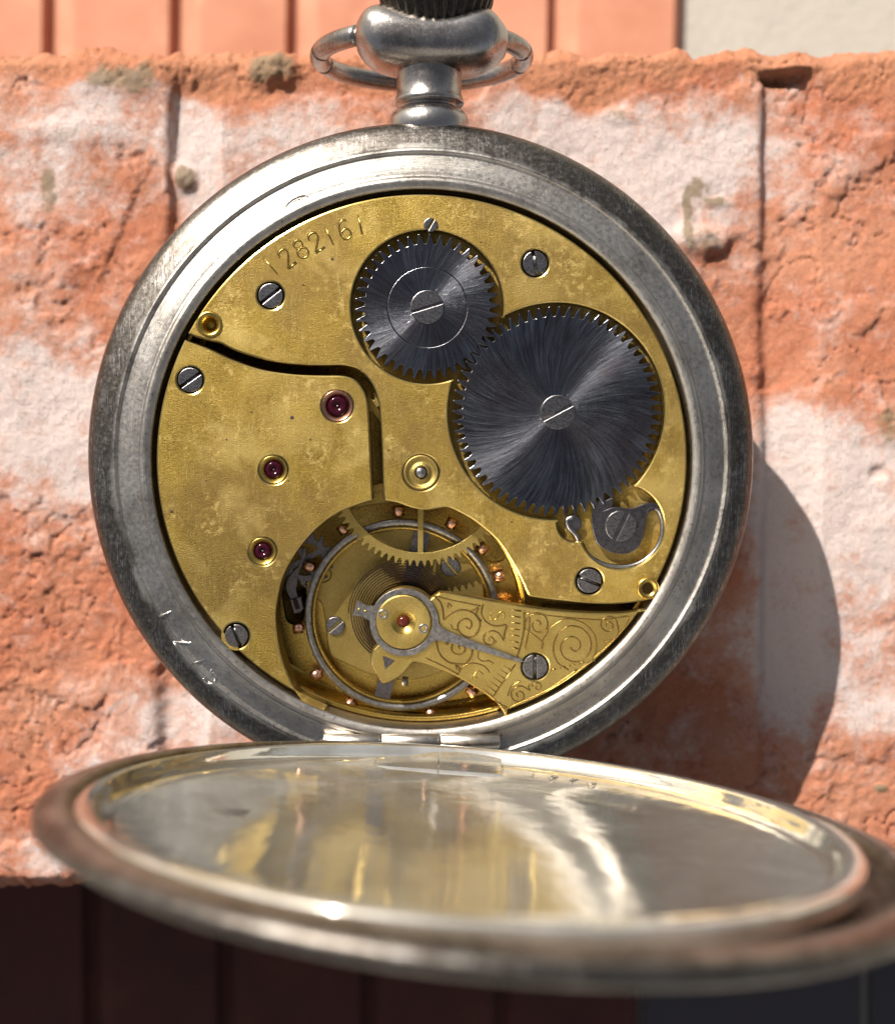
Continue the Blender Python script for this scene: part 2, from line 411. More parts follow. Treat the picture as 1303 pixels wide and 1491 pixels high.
# ------------------------------------------------------------------ the rough brick the watch lies on
def brick():
    x0, x1 = -150.0, 100.0
    xs = np.concatenate([np.linspace(x0, -44, 110)[:-1], np.arange(-44, 50, .19), np.linspace(50, x1, 60)])
    YT = bpx(650, 72)[1]; YB = bpx(60, 1284)[1]; ys = np.linspace(YB-.9, YT+.2, 390)
    X, Y = np.meshgrid(xs, ys, indexing='ij')
    wob = (fbm(X, Y, .35, 3, 50)-.5)*.8
    def step(c, x): return 1/(1+np.exp(-np.clip((x-c), -30, 30)))
    h = (fbm(X, Y, .07, 3, 3)-.5)*1.5 + (fbm(X, Y, .3, 3, 9)-.5)*.28
    # grooves
    gl = bpx(250, 100); gl2 = bpx(232, 1050); gr = bpx(1110, 100); gr2 = bpx(1108, 1000)
    ll = (gl[0]-gl2[0])/(gl[1]-gl2[1]); lr = (gr[0]-gr2[0])/(gr[1]-gr2[1])
    for gx, wdt, dep, y1, lean in ((gl[0]-ll*gl[1], 4.6, 1.25, YT-3, ll), (gr[0]-lr*gr[1], 5.2, 1.2, YT-2.2, lr), (-70, 4.5, .9, 40, 0), (-110, 4.5, .9, 40, 0), (76, 4.5, .9, 40, 0)):
        u = X - gx - wob*.45 - lean*Y
        pr = np.where(u < 0, 1, np.clip(1-u/wdt, 0, 1)**.65) / (1+np.exp(-np.clip((u-.1)/(.13+.16*fbm(X*0, Y, .2, 3, 201)), -30, 30)))
        h = h - dep*pr*step(0, (y1-Y)*2.5)
    # lime / white efflorescence mask from soft blobs, broken by noise
    W = np.full_like(X, -.33)
    blobs = [(60,230,130,130,.8),(160,150,90,60,.75),(285,190,38,110,1.5),(430,200,130,70,1.0),(340,300,80,60,.5),(760,220,110,100,.9),
             (900,230,150,80,1.25),(980,300,110,90,.9),(1060,210,50,60,.7),(880,150,40,25,.6),(60,630,190,130,1.1),(170,690,70,60,.6),
             (150,560,120,60,.35),(20,520,80,120,.35),(320,1040,70,80,1.2),(200,1050,70,60,.7),(150,1120,80,40,.7),(110,1010,40,30,.4),
             (1150,640,50,50,1.2),(1230,700,110,90,1.3),(1140,760,60,140,1.2),(1150,950,48,160,1.3),(1050,930,80,60,.6),(960,1090,70,40,.5),
             (1270,820,80,110,1.0),(1230,980,90,80,.8),(1290,1050,60,40,.9),(1130,150,40,130,.55),(1200,250,60,60,.35),(1250,180,60,60,.3),(60,1250,60,30,.9),(1210,460,60,40,.35)]
    for px, py, rx, ry, a in blobs:
        bx, by = bpx(px, py); k = 107.5/FPX
        W = W + a*np.exp(-(((X-bx)/(rx*k))**2 + ((Y-by)/(ry*k))**2))
    out = (X < -47) | (X > 51)
    W = np.where(out, W + .75*step(0, (fbm(X, Y, .05, 2, 77)-.5)*20), W)
    brk = (fbm(X, Y, .28, 5, 21, .62)-.5)*2.6
    Wn = W + brk*.55
    fl = step(0, (Wn+.02)*34)                    # flake: the lime skin stands a little proud of raw clay
    toprow = step(0, (Y-(YT-3.4)-(fbm(X, Y*0, .2, 3, 33)-.5)*7+1.6*np.exp(-((X-17)/11)**2)*1.0-.9)*3)      # raw broken clay along the upper arris
    fl = fl*(1-toprow*.8)
    raw = 1-fl
    h = h + toprow*(fbm(X, Y, 2.1, 3, 171, .7)-.5)*.38 + (fbm(X, Y, 1.8, 2, 181)-.5)*.10
    h = h + fl*.30 + raw*(fbm(X, Y, 1.1, 4, 61, .7)-.5)*.26 + fl*(fbm(X, Y, 1.4, 3, 67)-.5)*.14
    # terraces: cracked layered skin in the raw clay of the lower left and right
    ter = fbm(X+wob*2, Y, .16, 4, 91, .55)*9
    tz = (np.floor(ter)+step(0, (ter-np.floor(ter)-.5)*26))
    lw = np.clip(.18+ .9*np.exp(-((X+33)/14)**2-((Y+22)/16)**2) + .6*np.exp(-((X-38)/9)**2-((Y+27)/8)**2) + .15*toprow, 0, 1)
    h = h + (tz-ter)*.26*lw*raw
    # cracks
    cr = np.abs(fbm(X, Y, .13, 4, 121, .6)-.5); h = h - np.exp(-(cr/.0045)**2)*.35*raw
    # edges
    eb = fbm(X, Y*0, .3, 4, 44, .6)
    h = h - np.clip((Y-(YT-1.9+eb*1.3))/1.2, 0, 3)**1.5*1.2
    h = h - np.clip((YB+.9+ (fbm(X, Y*0, .25, 4, 45)-.5)*1.5 - Y)/.9, 0, 3)**1.4*.9
    D = np.zeros_like(X)                          # grey-brown grit
    for px, py, rx, ry, a, hh in ((395,100,38,28,.9,1.0),(180,110,60,30,.75,.4),(265,258,17,22,1,.7),(72,275,16,38,.7,0),(1018,270,20,18,.85,.2),(998,310,10,34,.8,.15),(1045,292,22,9,.8,.2),(150,265,22,14,.45,0),
                                  (1018,350,42,22,.55,.8),(1290,620,26,30,.7,.3),(120,190,80,20,.4,.2),(1275,690,12,9,-.1,-.5),(1140,112,26,9,.1,-1.3),(1150,98,34,6,0,.7),(900,170,30,14,.4,.3),(640,160,30,20,.2,.1),(30,600,24,26,.35,.1),(1280,1148,14,6,1,.2)):
        bx, by = bpx(px, py); k = 107.5/FPX
        gg = np.exp(-((((X-bx)+wob)/(rx*k))**2 + ((Y-by+wob)/(ry*k))**2)**2)
        D = D + a*gg*(.1+1.5*fbm(X, Y, .8, 4, 131, .65)); h = h + hh*gg*(.5+fbm(X, Y, .8, 3, 141))
    # lateral raggedness of the upper and lower arris
    Yd = Y.copy()
    edge = (fbm(X, Y*0, .45, 4, 151, .6)-.5)
    Yd = Yd + np.where(Y > YT-2, (Y-YT+2)/2.4*edge*2.0, 0) + np.where(Y < YB+1.5, (YB+1.5-Y)/2.4*edge*1.6, 0)
    nx, ny = X.shape
    co = np.stack([X, Yd, h+BZ], -1).reshape(-1, 3)
    idx = np.arange(nx*ny).reshape(nx, ny)
    f = np.stack([idx[:-1, :-1], idx[1:, :-1], idx[1:, 1:], idx[:-1, 1:]], -1).reshape(-1, 4).tolist()
    per = list(idx[:, 0]) + list(idx[-1, 1:]) + list(idx[-2::-1, -1]) + list(idx[0, -2:0:-1])
    co = co.tolist(); base = len(co)
    rings = [per]
    for k_, z in enumerate((BZ-3.5, BZ-12, BZ-27, BZ-47, BZ-65.1)):
        st = len(co)
        for i in per: co.append((co[i][0]+random.uniform(-.15, .15), co[i][1]+random.uniform(-.15, .15)+(.5 if co[i][1] > 20 else 0), z))
        rings.append(list(range(st, st+len(per))))
    m = len(per)
    for a, b in zip(rings[:-1], rings[1:]):
        f += [(a[i], b[i], b[(i+1) % m], a[(i+1) % m]) for i in range(m)]
    f.append(tuple(rings[-1])[::-1])
    me = bpy.data.meshes.new('brick'); me.from_pydata([(x*S, y*S, z*S) for x, y, z in co], [], f); me.update()
    at = me.color_attributes.new('crust', 'FLOAT_COLOR', 'POINT')
    col = np.zeros((len(co), 4), np.float32); col[:, 3] = 1
    col[:base, 0] = np.clip((W*(1-toprow*.95)+.0*toprow - toprow*.6)*.5+.5, 0, 1).reshape(-1); col[:base, 1] = np.clip(D, 0, 1).reshape(-1)
    col[:base, 2] = toprow.reshape(-1)
    col[base:, 0] = .25
    at.data.foreach_set('color', col.reshape(-1))
    mt, t, b = mat('rough_limed_brick'); c3 = coords(t)
    a = N(t, 'ShaderNodeAttribute', attribute_name='crust'); sp = N(t, 'ShaderNodeSeparateColor'); lk(t, a.outputs['Color'], sp.inputs[0])
    n1 = noise(t, c3, .35, 8, .68, .3); n2 = noise(t, c3, 2.2, 5, .7); n3 = noise(t, c3, 7, 3, .7); n4 = noise(t, c3, .12, 4, .6)
    wv = math_(t, 'ADD', sp.outputs[0], math_(t, 'MULTIPLY', math_(t, 'SUBTRACT', n1, .5), 1.5))
    wv = math_(t, 'ADD', wv, math_(t, 'MULTIPLY', math_(t, 'SUBTRACT', n2, .5), .75))
    haze_ = ramp(t, wv, (.40, 0), (.50, .30), (.60, .56), (.68, .84))
    clay = mix(t, ramp(t, n1, (.3, 0), (.7, 1)), (.50, .18, .095), (.37, .105, .05))
    clay = mix(t, ramp(t, n4, (.4, 0), (.62, 1)), clay, (.50, .215, .125))
    clay = mix(t, math_(t, 'MULTIPLY', ramp(t, n3, (.56, 0), (.70, 1)), .45), clay, (.24, .09, .05))
    clay = mix(t, math_(t, 'MULTIPLY', sp.outputs[2], .45), clay, (.47, .22, .11))
    n6 = noise(t, c3, 14, 3, .8)
    clay = mix(t, math_(t, 'MULTIPLY', ramp(t, n6, (.52, 0), (.62, 1)), .45), clay, (.60, .30, .19))
    clay = mix(t, math_(t, 'MULTIPLY', ramp(t, n6, (.36, 1), (.44, 0)), .5), clay, (.20, .065, .035))
    pk = mix(t, ramp(t, n2, (.35, 0), (.65, 1)), (.60, .415, .355), (.53, .30, .23))
    wh = mix(t, ramp(t, wv, (.66, 0), (.92, 1)), pk, (.64, .56, .53))
    c = mix(t, haze_, clay, wh)
    c = mix(t, math_(t, 'MULTIPLY', ramp(t, n3, (.64, 0), (.70, 1)), .5), c, (.72, .66, .62))
    dn = math_(t, 'ADD', sp.outputs[1], math_(t, 'MULTIPLY', math_(t, 'SUBTRACT', n2, .5), .8))
    c = mix(t, math_(t, 'MULTIPLY', ramp(t, dn, (.35, 0), (.6, 1)), .85), c, mix(t, n3, (.30, .22, .13), (.20, .15, .10)))
    lk(t, c, b.inputs['Base Color']); b.inputs['Roughness'].default_value = .92; b.inputs['Specular IOR Level'].default_value = .25
    n5 = noise(t, c3, 18, 3, .8); pit = ramp(t, n3, (.28, 0), (.40, 1))
    pr = bump(t, b, n2, .6, .00035); pr = bump(t, b, n3, .8, .00016, pr); pr = bump(t, b, pit, .6, .00015, pr); bump(t, b, n5, .6, .00007, pr)
    me.materials.append(mt); me.polygons.foreach_set('use_smooth', [True]*len(me.polygons))
    o = bpy.data.objects.new('brick', me); C.objects.link(o)
    o['label'] = 'rough orange brick with flaking white lime crust, lying beneath the pocket watch'; o['category'] = 'brick'
brick()

# ------------------------------------------------------------------ pocket watch
W_ = bpy.data.objects.new('pocket_watch', None); C.objects.link(W_)
W_.rotation_euler = (GT @ ROT).to_euler(); W_.location = lev((0, 0, 0))*S; W_.empty_display_size = .02
W_['label'] = 'old silver pocket watch with both back covers open, showing its brass movement'; W_['category'] = 'pocket watch'
def lab(o, s_): o['label'] = s_; return o

# case: turned body
m = MB()
wid = lambda pr: [((23.3+(a-23.3)*1.44) if a > 23.3 else a, z) for a, z in pr]
m.lathe(wid([(20.42, -3.2), (20.42, .08), (20.46, .20), (20.6, .30), (20.95, .40), (21.15, .37), (21.3, .22), (21.36, .02), (21.5, .02), (22.2, -.12), (22.9, -.34), (23.1, -.36), (23.18, -.22), (23.3, -.20),
         (23.42, -.28), (23.5, -.42), (23.9, -.52), (24.4, -.80), (24.75, -1.25), (24.93, -1.8), (24.95, -3.2), (24.75, -4.4), (24.4, -4.8), (24.4, -5.1), (24.75, -5.3), (24.7, -6.2), (24.1, -7.6), (23.4, -9.0), (23.0, -9.6), (23.2, -10.4), (22.6, -11.6), (21, -12.6), (18.5, -13.2), (14, -14.4), (7, -15.1), (0.01, -15.3)]), 360)
case = m.build('case_body', SILVER, W_); recalc(case)
# the edge ring of the case is more tarnished than its shoulder
# engraved strokes
DIG = {
 '1': [[(.25, 1), (.3, 0)]],
 '2': [[(.04, .72), (.08, .9), (.25, 1.0), (.45, .98), (.56, .82), (.52, .62), (.3, .32), (.06, 0)], [(.06, 0), (.62, .03)]],
 '8': [[(.3, .54), (.1, .64), (.08, .84), (.3, 1), (.52, .84), (.5, .64), (.3, .54), (.06, .42), (.02, .16), (.3, 0), (.58, .16), (.54, .42), (.3, .54)]],
 '6': [[(.5, .94), (.3, 1), (.1, .84), (.02, .45), (.06, .12), (.3, 0), (.54, .12), (.56, .38), (.34, .54), (.08, .4)]],
 '7': [[(.05, .98), (.58, 1), (.22, 0)]],
 '3': [[(.06, .86), (.28, 1), (.5, .84), (.46, .62), (.25, .54), (.5, .48), (.58, .22), (.32, 0), (.04, .14)]],
 '5': [[(.54, 1), (.14, 1), (.1, .58), (.34, .64), (.56, .48), (.56, .18), (.32, 0), (.06, .1)]],
 'S': [[(.56, .86), (.4, 1), (.16, .96), (.06, .78), (.2, .58), (.44, .46), (.56, .26), (.44, .04), (.2, 0), (.04, .14)]],
 'F': [[(.12, 0), (.12, 1), (.6, 1)], [(.12, .54), (.44, .54)]],
}
def stroke(mb, ch, px, py, hpx, ang, z, r=.045, mir=False):
    c = L(px, py, z); h = PX(hpx); a = math.radians(ang)
    for pl in DIG[ch]:
        q = smooth(pl, 6) if len(pl) > 3 else pl
        pts = []
        for x, y in q:
            x = (x-.3)*h; y = (y-.5)*h
            pts.append((c[0]+x*math.cos(a)-y*math.sin(a), c[1]+x*math.sin(a)+y*math.cos(a), z))
        mb.tube(pts, r, 6)
m = MB()
def rz(px, py):     # height of the case shoulder at that radius
    x, y = L(px, py, 0); return -.12 - .30*(math.hypot(x, y)-22.2)
for ch, px, py, ang in (('1', 245, 893, -67), ('2', 268, 933, -58), ('7', 291, 960, -50), ('5', 309, 984, -42)):
    stroke(m, ch, px, py, 29, ang, rz(px, py)+.015, .085)
m.build('case_number', m_simple('bright_cut_silver', (.85, .83, .8), rough=.2), case)
m = MB()
hx, hy = L(433, 295, 0)
ha = math.atan2(hy, hx) - PI/2
hz = -.03
def hm(u, v): return (hx+u*math.cos(ha)-v*math.sin(ha), hy+u*math.sin(ha)+v*math.cos(ha), hz)
m.tube([hm(.9*math.cos(i*PI/10), .42*math.sin(i*PI/10)) for i in range(20)], .06, 6, closed=True)
for pl in (((-.5, -.15), (-.3, .2), (-.1, .05)), ((0, -.2), (.1, .2), (.3, .15)), ((-.3, -.1), (.2, -.15), (.5, .1))):
    m.tube([hm(*p) for p in pl], .045, 6)
m.build('hallmark', SILVER_PN, case)

# hinge
m = MB(); hy0 = -21.35; hz0 = .25
def xcyl(mb, x0, x1, y, z, r, n=20):
    vs = []; fs = []
    e = .08
    prof = [(x0, 0.01), (x0, r-e), (x0+e, r), (x1-e, r), (x1, r-e), (x1, .01)]
    for i in range(n):
        a = 2*PI*i/n
        for x, rr in prof: vs.append((x, y+rr*math.cos(a), z+rr*math.sin(a)))
    k = len(prof)
    for i in range(n):
        j = (i+1) % n
        for q in range(k-1): fs.append((i*k+q, i*k+q+1, j*k+q+1, j*k+q))
    mb.add(vs, fs)
xa = L(470, 1088, .6)[0]; xb = L(554, 1088, .6)[0]; xc = L(640, 1088, .6)[0]; xd = L(728, 1088, .6)[0]
h1 = MB(); xcyl(h1, xb+.06, xc-.06, hy0, hz0, .62); h1.box(((xb+xc)/2, hy0+.3, hz0-.55), (xc-xb-.14, .9, .5))
hinge = h1.build('hinge', SILVER, W_)

# pendant neck (turned about the watch's own y axis)
def ylathe(mb, prof, cx, cz, n=64, ribs=0, ribd=0):
    vs = []; fs = []; k = len(prof)
    for i in range(n):
        a = 2*PI*i/n
        for y, r in prof:
            rr = r - (ribd if (ribs and (i*ribs*2//n) % 2) and r > .5 else 0)
            vs.append((cx+rr*math.cos(a), y, cz+rr*math.sin(a)))
    for i in range(n):
        j = (i+1) % n
        for q in range(k-1): fs.append((i*k+q, i*k+q+1, j*k+q+1, j*k+q))
    mb.add(vs, fs)
PZ = -4.0
cx = L(625, 150, PZ)[0]
Yp = lambda py, z=-1.5: L(628, py, z)[1]
m = MB()
prof = [(Yp(225), 2.9), (Yp(203), 2.62), (Yp(198), 2.5), (Yp(193), 2.75), (Yp(186), 3.0), (Yp(178), 3.12), (Yp(168), 3.12), (Yp(158), 2.95), (Yp(150), 2.6), (Yp(146), 2.08), (Yp(142.5), 2.08), (Yp(140), 2.62), (Yp(137), 2.7), (Yp(132), 2.6), (Yp(125), 2.46),
        (Yp(115), 2.46), (Yp(95), 2.52), (Yp(80), 2.62), (Yp(60), 2.5)]
ylathe(m, prof, cx, PZ)
pend = m.build('pendant_neck', SILVER_PN, W_); recalc(pend)
# pendant collar: long facetted bulb across the neck, scooped in the middle for the crown
secs = [(517, 42, 60, 1.1), (519, 32, 68, 1.8), (530, 12, 80, 2.9), (545, 5, 89, 3.3), (562, 5, 94, 3.5), (585, 12, 98, 3.6), (610, 18, 100, 3.65), (640, 21, 100, 3.65), (668, 17, 99, 3.6), (690, 11, 97, 3.5), (708, 8, 93, 3.3), (722, 18, 85, 2.9), (736, 38, 76, 2.0), (740, 46, 68, 1.2)]
vs = []; fs = []; n = 40
for px, t_, b_, dz in secs:
    X = L(px, 50, PZ+dz*.6)[0]; y1 = L(px, t_, PZ+dz*.35)[1]; y0 = L(px, b_, PZ+dz*.6)[1]
    cy = (y0+y1)/2; hy = (y1-y0)/2
    for i in range(n):
        a = 2*PI*i/n; ca, sa = math.cos(a), math.sin(a); e = .78
        vs.append((X, cy+hy*math.copysign(abs(ca)**e, ca), PZ+dz*math.copysign(abs(sa)**e, sa)))
k = len(secs)
for i in range(k-1):
    for j in range(n): fs.append((i*n+j, i*n+(j+1) % n, (i+1)*n+(j+1) % n, (i+1)*n+j))
fs += [tuple(range(n)), tuple((k-1)*n+j for j in range(n))[::-1]]
m = MB(); m.add(vs, fs); col_ = m.build('pendant_collar', SILVER_PN, W_); recalc(col_)
sd = col_.modifiers.new('s', 'SUBSURF'); sd.levels = 1; sd.render_levels = 2
# crown
m = MB(); cxx = L(636, 10, PZ+2)[0]
ylathe(m, [(Yp(28, 0), .01), (Yp(28, 0), 3.0), (Yp(20, 0), 3.35), (Yp(8, 0), 3.75), (Yp(-20, 0), 4.3), (Yp(-60, 0), 4.6), (Yp(-95, 0), 4.3), (Yp(-105, 0), 3.2), (Yp(-110, 0), .01)], cxx, PZ, 192, 32, .28)
cr = m.build('winding_crown', CROWNM, W_); recalc(cr)
# bow: ring folded back behind the neck
m = MB(); pts = []
for i in range(90):
    a = math.radians(128 + (360-76)*i/89)
    z = -9.3 + 6.7*math.sin(a)
    pts.append((*L(614+149*math.cos(a), 81-39*math.sin(a), z), z))
m.tube(pts, .78, 18)
bow = m.build('bow', SILVER_PN, W_)

# ------------------------------------------------------------------ movement plates
RM = 20.08
def ang(px, py, z=0): x, y = L(px, py, z); return math.atan2(y, x)
gapU = smooth([(279, 489), (308, 497), (321, 500), (346, 512), (393, 525.6), (435, 531), (470, 532), (498, 532), (518, 536.5), (532, 547), (543, 563), (550, 582), (553, 602), (556, 660), (558, 718), (561, 729)])
open1 = smooth([(561, 729), (580, 733), (600, 740), (620, 743), (640, 740), (651, 739), (664, 744), (692, 760), (723, 787), (744, 818), (757, 842), (767, 864)])
gapR = smooth([(767, 864), (772, 869), (790, 872), (815, 875), (861, 879.5), (907, 879.5), (947, 874)])
scr = [(394, 430, 17.5, 38), (277, 553, 17.5, 35), (779, 383, 17.5, 102), (344, 926, 17, 111), (858, 846, 18, -23), (779, 971, 18.5, 90), (627, 327, 10, 60)]
def hole(px, py, rpx, n=48): c = L(px, py); return circ(c[0], c[1], PX(rpx), n)
# union outline of the recess for crown wheel, ratchet wheel and click
cA = (*L(622, 447), PX(109)); cB = (*L(810, 600), PX(157)); cC = (*L(905, 767), PX(62)); cD = (*L(838, 762), PX(27))
def union(cs, grow=0.0, n=720):
    cs = [(c[0], c[1], c[2]+grow) for c in cs]
    pts = []
    cur = 1; a = math.radians(10); start = None; out = []
    stepa = 2*PI/n
    prev = -1; cool = 0
    for it in range(6000):
        c = cs[cur]; p = (c[0]+c[2]*math.cos(a), c[1]+c[2]*math.sin(a))
        hit = None
        for k, d in enumerate(cs):
            if k == prev and cool > 0: continue
            if k != cur and math.hypot(p[0]-d[0], p[1]-d[1]) < d[2]-1e-6: hit = k
        if hit is not None:
            prev = cur; cool = 12; d = cs[hit]; cur = hit; a = math.atan2(p[1]-d[1], p[0]-d[0]) + .4*stepa
            continue
        if out and math.hypot(p[0]-out[0][0], p[1]-out[0][1]) < .04 and len(out) > 100: break
        cool -= 1; out.append(p); a += stepa*(1.0 if c[2] > 4 else 2.0)
    return out
rec = union([cA, cB, cC, cD])
aR = ang(947, 874); aL = ang(279, 489)
if aL < aR: aL += 2*PI
outB = arc(0, 0, RM, aR, aL, 140) + LL(gapU)[1:] + LL(open1)[1:] + LL(gapR)[1:-1]
m = MB()
holes = [hole(x, y, r*1.10) for x, y, r, _ in scr if (x, y) in ((394, 430), (779, 383), (858, 846))] + [hole(613, 688, 26), hole(305, 472, 14), rec]
m.plate([outB] + holes, 0, 2.4, .15)
m.plate([union([cA, cB, cC, cD], .25), ], -.95, .3, .02)
bb = m.build('barrel_bridge', BRASS, W_, edge=BRASS_E)
rimline = m_simple('rim_brass', (.7, .5, .2), rough=.3)
# serial number
m = MB()
SN = (('1', 395, 387, 38), ('2', 417, 376, 36), ('8', 438, 362, 31), ('2', 459.5, 352, 27), ('1', 480.5, 343, 22), ('6', 502, 334, 15), ('1', 525.5, 327, 10))
for ch, px, py, a_ in SN: stroke(m, ch, px, py, 27, a_, .004, .05)
m.build('serial_number', BRASS_P, bb)
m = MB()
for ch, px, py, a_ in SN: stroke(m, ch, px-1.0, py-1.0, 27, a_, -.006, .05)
m.build('serial_number_shade', m_simple('painted_cut_shade', (.10, .06, .025), rough=.5), bb)  # dark and bright copies colour in the cut's shaded and lit walls
# train bridge
gapT = smooth([(274, 496), (305, 507.6), (338, 523), (380, 537), (421, 543.5), (450, 545.5), (476, 546), (500, 546.5), (517, 552), (529, 566), (535, 582), (538, 610), (540, 660), (543, 727)])
open2 = smooth([(543, 728), (515, 737), (493.6, 746), (469, 763), (444.5, 787.5), (426, 813.6), (412, 841), (404.6, 872), (402, 899.5), (406, 936), (414, 967), (426, 995), (444.5, 1022), (466, 1044)])
a0 = ang(274, 496); a1 = ang(466, 1044)
if a0 < 0: a0 += 2*PI
if a1 < a0: a1 += 2*PI
outT = arc(0, 0, RM, a0, a1, 100) + LL(open2)[::-1][1:] + LL(gapT)[::-1][1:-1]
m = MB(); m.plate([outT] + [hole(277, 553, 19), hole(344, 926, 19), hole(491, 591, 22.5), hole(398, 684, 20.5), hole(382, 803, 20)], 0, 2.4, .15)
tb = m.build('train_bridge', BRASS, W_, edge=BRASS_E)
# balance cock: foot and arm with the round head
ch_ = L(590, 903)
cockU = smooth([(637, 863), (661, 864.5), (723, 876), (753, 881), (784, 886), (830, 890.5), (876, 892.5), (910, 892), (940, 887)])
cockL = smooth([(738, 1049), (723, 1024), (692, 1002), (661, 984), (631, 972), (613, 966)])
tail = smooth([(613, 966), (601, 965.5), (592, 976), (580, 987), (560, 997), (552, 989), (546, 980), (540, 967), (540, 955), (544, 944)])
aa = ang(940, 887); ab = ang(738, 1049)
headc = L(590, 905); hr = PX(50.5)
h0 = math.atan2(L(544, 944)[1]-headc[1], L(544, 944)[0]-headc[0]); h1_ = math.atan2(L(637, 863)[1]-headc[1], L(637, 863)[0]-headc[0])
h0 = h0 % (2*PI); h1_ = h1_ % (2*PI)
head = arc(headc[0], headc[1], hr, h0, h1_, 30)        # clockwise from lower left over the top
outC = head + LL(cockU)[1:] + arc(0, 0, RM, aa, ab, 40)[1:-1] + LL(cockL) + LL(tail)[1:-1]
m = MB(); m.plate([outC, hole(779, 971, 20)], 0, 1.0, .13)
# foot block below the outer part of the cock
foot = LL([(800, 892), (900, 894)]) + arc(0, 0, RM-.1, aa, ab, 20)[1:-1] + LL([(742, 1040), (768, 960)])
m.plate([foot, ], -.98, 2.4, .05)
ck = m.build('balance_cock', BRASS2, W_, edge=BRASS_E)
# cock engraving
m = MB(); m2 = MB(); EZ = .0
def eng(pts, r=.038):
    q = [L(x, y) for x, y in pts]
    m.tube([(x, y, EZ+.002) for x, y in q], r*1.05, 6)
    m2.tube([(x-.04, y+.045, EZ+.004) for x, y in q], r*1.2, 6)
def spiral(px, py, r0, turns, a0_, sgn=1, r1=3, n=44, r=.04, tail_=None):
    pts = []
    for i in range(n):
        t_ = i/(n-1); rr = r1+(r0-r1)*t_; a = math.radians(a0_) - sgn*turns*2*PI*(1-t_)
        pts.append((px+rr*math.cos(a), py-rr*math.sin(a)))
    if tail_: pts += smooth([pts[-1]] + tail_, 4)[1:]
    eng(pts, r)
k_ = 200/1303
def c3(pts): return [(620+x*k_, 850+y*k_) for x, y in pts]
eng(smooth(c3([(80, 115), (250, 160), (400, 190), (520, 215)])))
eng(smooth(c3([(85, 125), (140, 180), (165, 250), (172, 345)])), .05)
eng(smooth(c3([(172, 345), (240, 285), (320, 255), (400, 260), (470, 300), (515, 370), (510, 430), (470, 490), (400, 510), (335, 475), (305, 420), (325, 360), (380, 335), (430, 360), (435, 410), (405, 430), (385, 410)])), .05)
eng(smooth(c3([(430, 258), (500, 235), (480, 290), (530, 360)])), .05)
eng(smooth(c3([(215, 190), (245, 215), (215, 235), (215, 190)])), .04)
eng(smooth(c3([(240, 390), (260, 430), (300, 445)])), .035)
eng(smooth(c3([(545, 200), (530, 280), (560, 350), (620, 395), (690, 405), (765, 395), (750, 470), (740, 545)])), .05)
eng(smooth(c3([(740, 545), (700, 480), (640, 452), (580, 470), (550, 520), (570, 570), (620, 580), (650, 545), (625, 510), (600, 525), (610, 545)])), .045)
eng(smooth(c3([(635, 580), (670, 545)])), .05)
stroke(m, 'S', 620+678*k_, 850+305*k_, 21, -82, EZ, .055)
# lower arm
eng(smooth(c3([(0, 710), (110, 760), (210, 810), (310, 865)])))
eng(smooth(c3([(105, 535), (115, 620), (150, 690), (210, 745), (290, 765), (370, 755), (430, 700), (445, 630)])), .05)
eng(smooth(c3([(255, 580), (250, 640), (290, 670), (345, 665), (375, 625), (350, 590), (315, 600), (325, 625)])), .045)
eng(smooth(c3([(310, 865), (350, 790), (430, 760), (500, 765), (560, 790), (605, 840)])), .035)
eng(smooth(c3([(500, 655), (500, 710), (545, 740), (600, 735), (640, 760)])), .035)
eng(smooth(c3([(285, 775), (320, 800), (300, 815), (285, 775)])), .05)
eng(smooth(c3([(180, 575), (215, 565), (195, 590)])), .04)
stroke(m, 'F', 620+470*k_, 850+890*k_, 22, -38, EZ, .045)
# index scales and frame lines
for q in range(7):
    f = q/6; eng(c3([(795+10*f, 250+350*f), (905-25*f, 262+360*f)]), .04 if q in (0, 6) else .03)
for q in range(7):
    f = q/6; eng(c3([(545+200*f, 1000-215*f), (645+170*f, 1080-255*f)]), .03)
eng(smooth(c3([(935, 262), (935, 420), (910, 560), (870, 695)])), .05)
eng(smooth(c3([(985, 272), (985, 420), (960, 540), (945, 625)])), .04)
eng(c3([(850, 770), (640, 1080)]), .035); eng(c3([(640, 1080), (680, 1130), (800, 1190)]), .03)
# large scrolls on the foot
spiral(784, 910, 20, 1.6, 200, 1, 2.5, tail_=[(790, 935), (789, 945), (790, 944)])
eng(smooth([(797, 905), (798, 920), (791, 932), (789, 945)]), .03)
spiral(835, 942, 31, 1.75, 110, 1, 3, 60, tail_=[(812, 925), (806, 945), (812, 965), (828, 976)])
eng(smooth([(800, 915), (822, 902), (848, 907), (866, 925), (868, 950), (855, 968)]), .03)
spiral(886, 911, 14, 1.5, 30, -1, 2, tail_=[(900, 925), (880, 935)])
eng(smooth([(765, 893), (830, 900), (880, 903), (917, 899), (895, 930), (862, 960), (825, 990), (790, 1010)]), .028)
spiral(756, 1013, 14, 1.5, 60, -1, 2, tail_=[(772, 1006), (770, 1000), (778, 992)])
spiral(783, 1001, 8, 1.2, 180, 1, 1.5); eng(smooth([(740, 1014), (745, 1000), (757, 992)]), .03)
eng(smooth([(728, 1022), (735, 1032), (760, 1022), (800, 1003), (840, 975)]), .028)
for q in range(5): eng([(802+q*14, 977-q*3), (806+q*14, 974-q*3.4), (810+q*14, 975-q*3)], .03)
m.build('engraved_scrolls', BRASS_P, ck); GROOVE_SHADE = m_simple('painted_groove_shade', (.13, .08, .03), rough=.5); m2.build('engraved_scroll_shade', GROOVE_SHADE, ck)  # dark tubes paint the grooves' shaded side, bright ones the lit side
# steel triangle inlay
m = MB(); m.plate([LL([(557, 955), (575, 962), (561, 975)])], .03, .1, .01); m.build('index_inlay', STEEL_DK, ck)

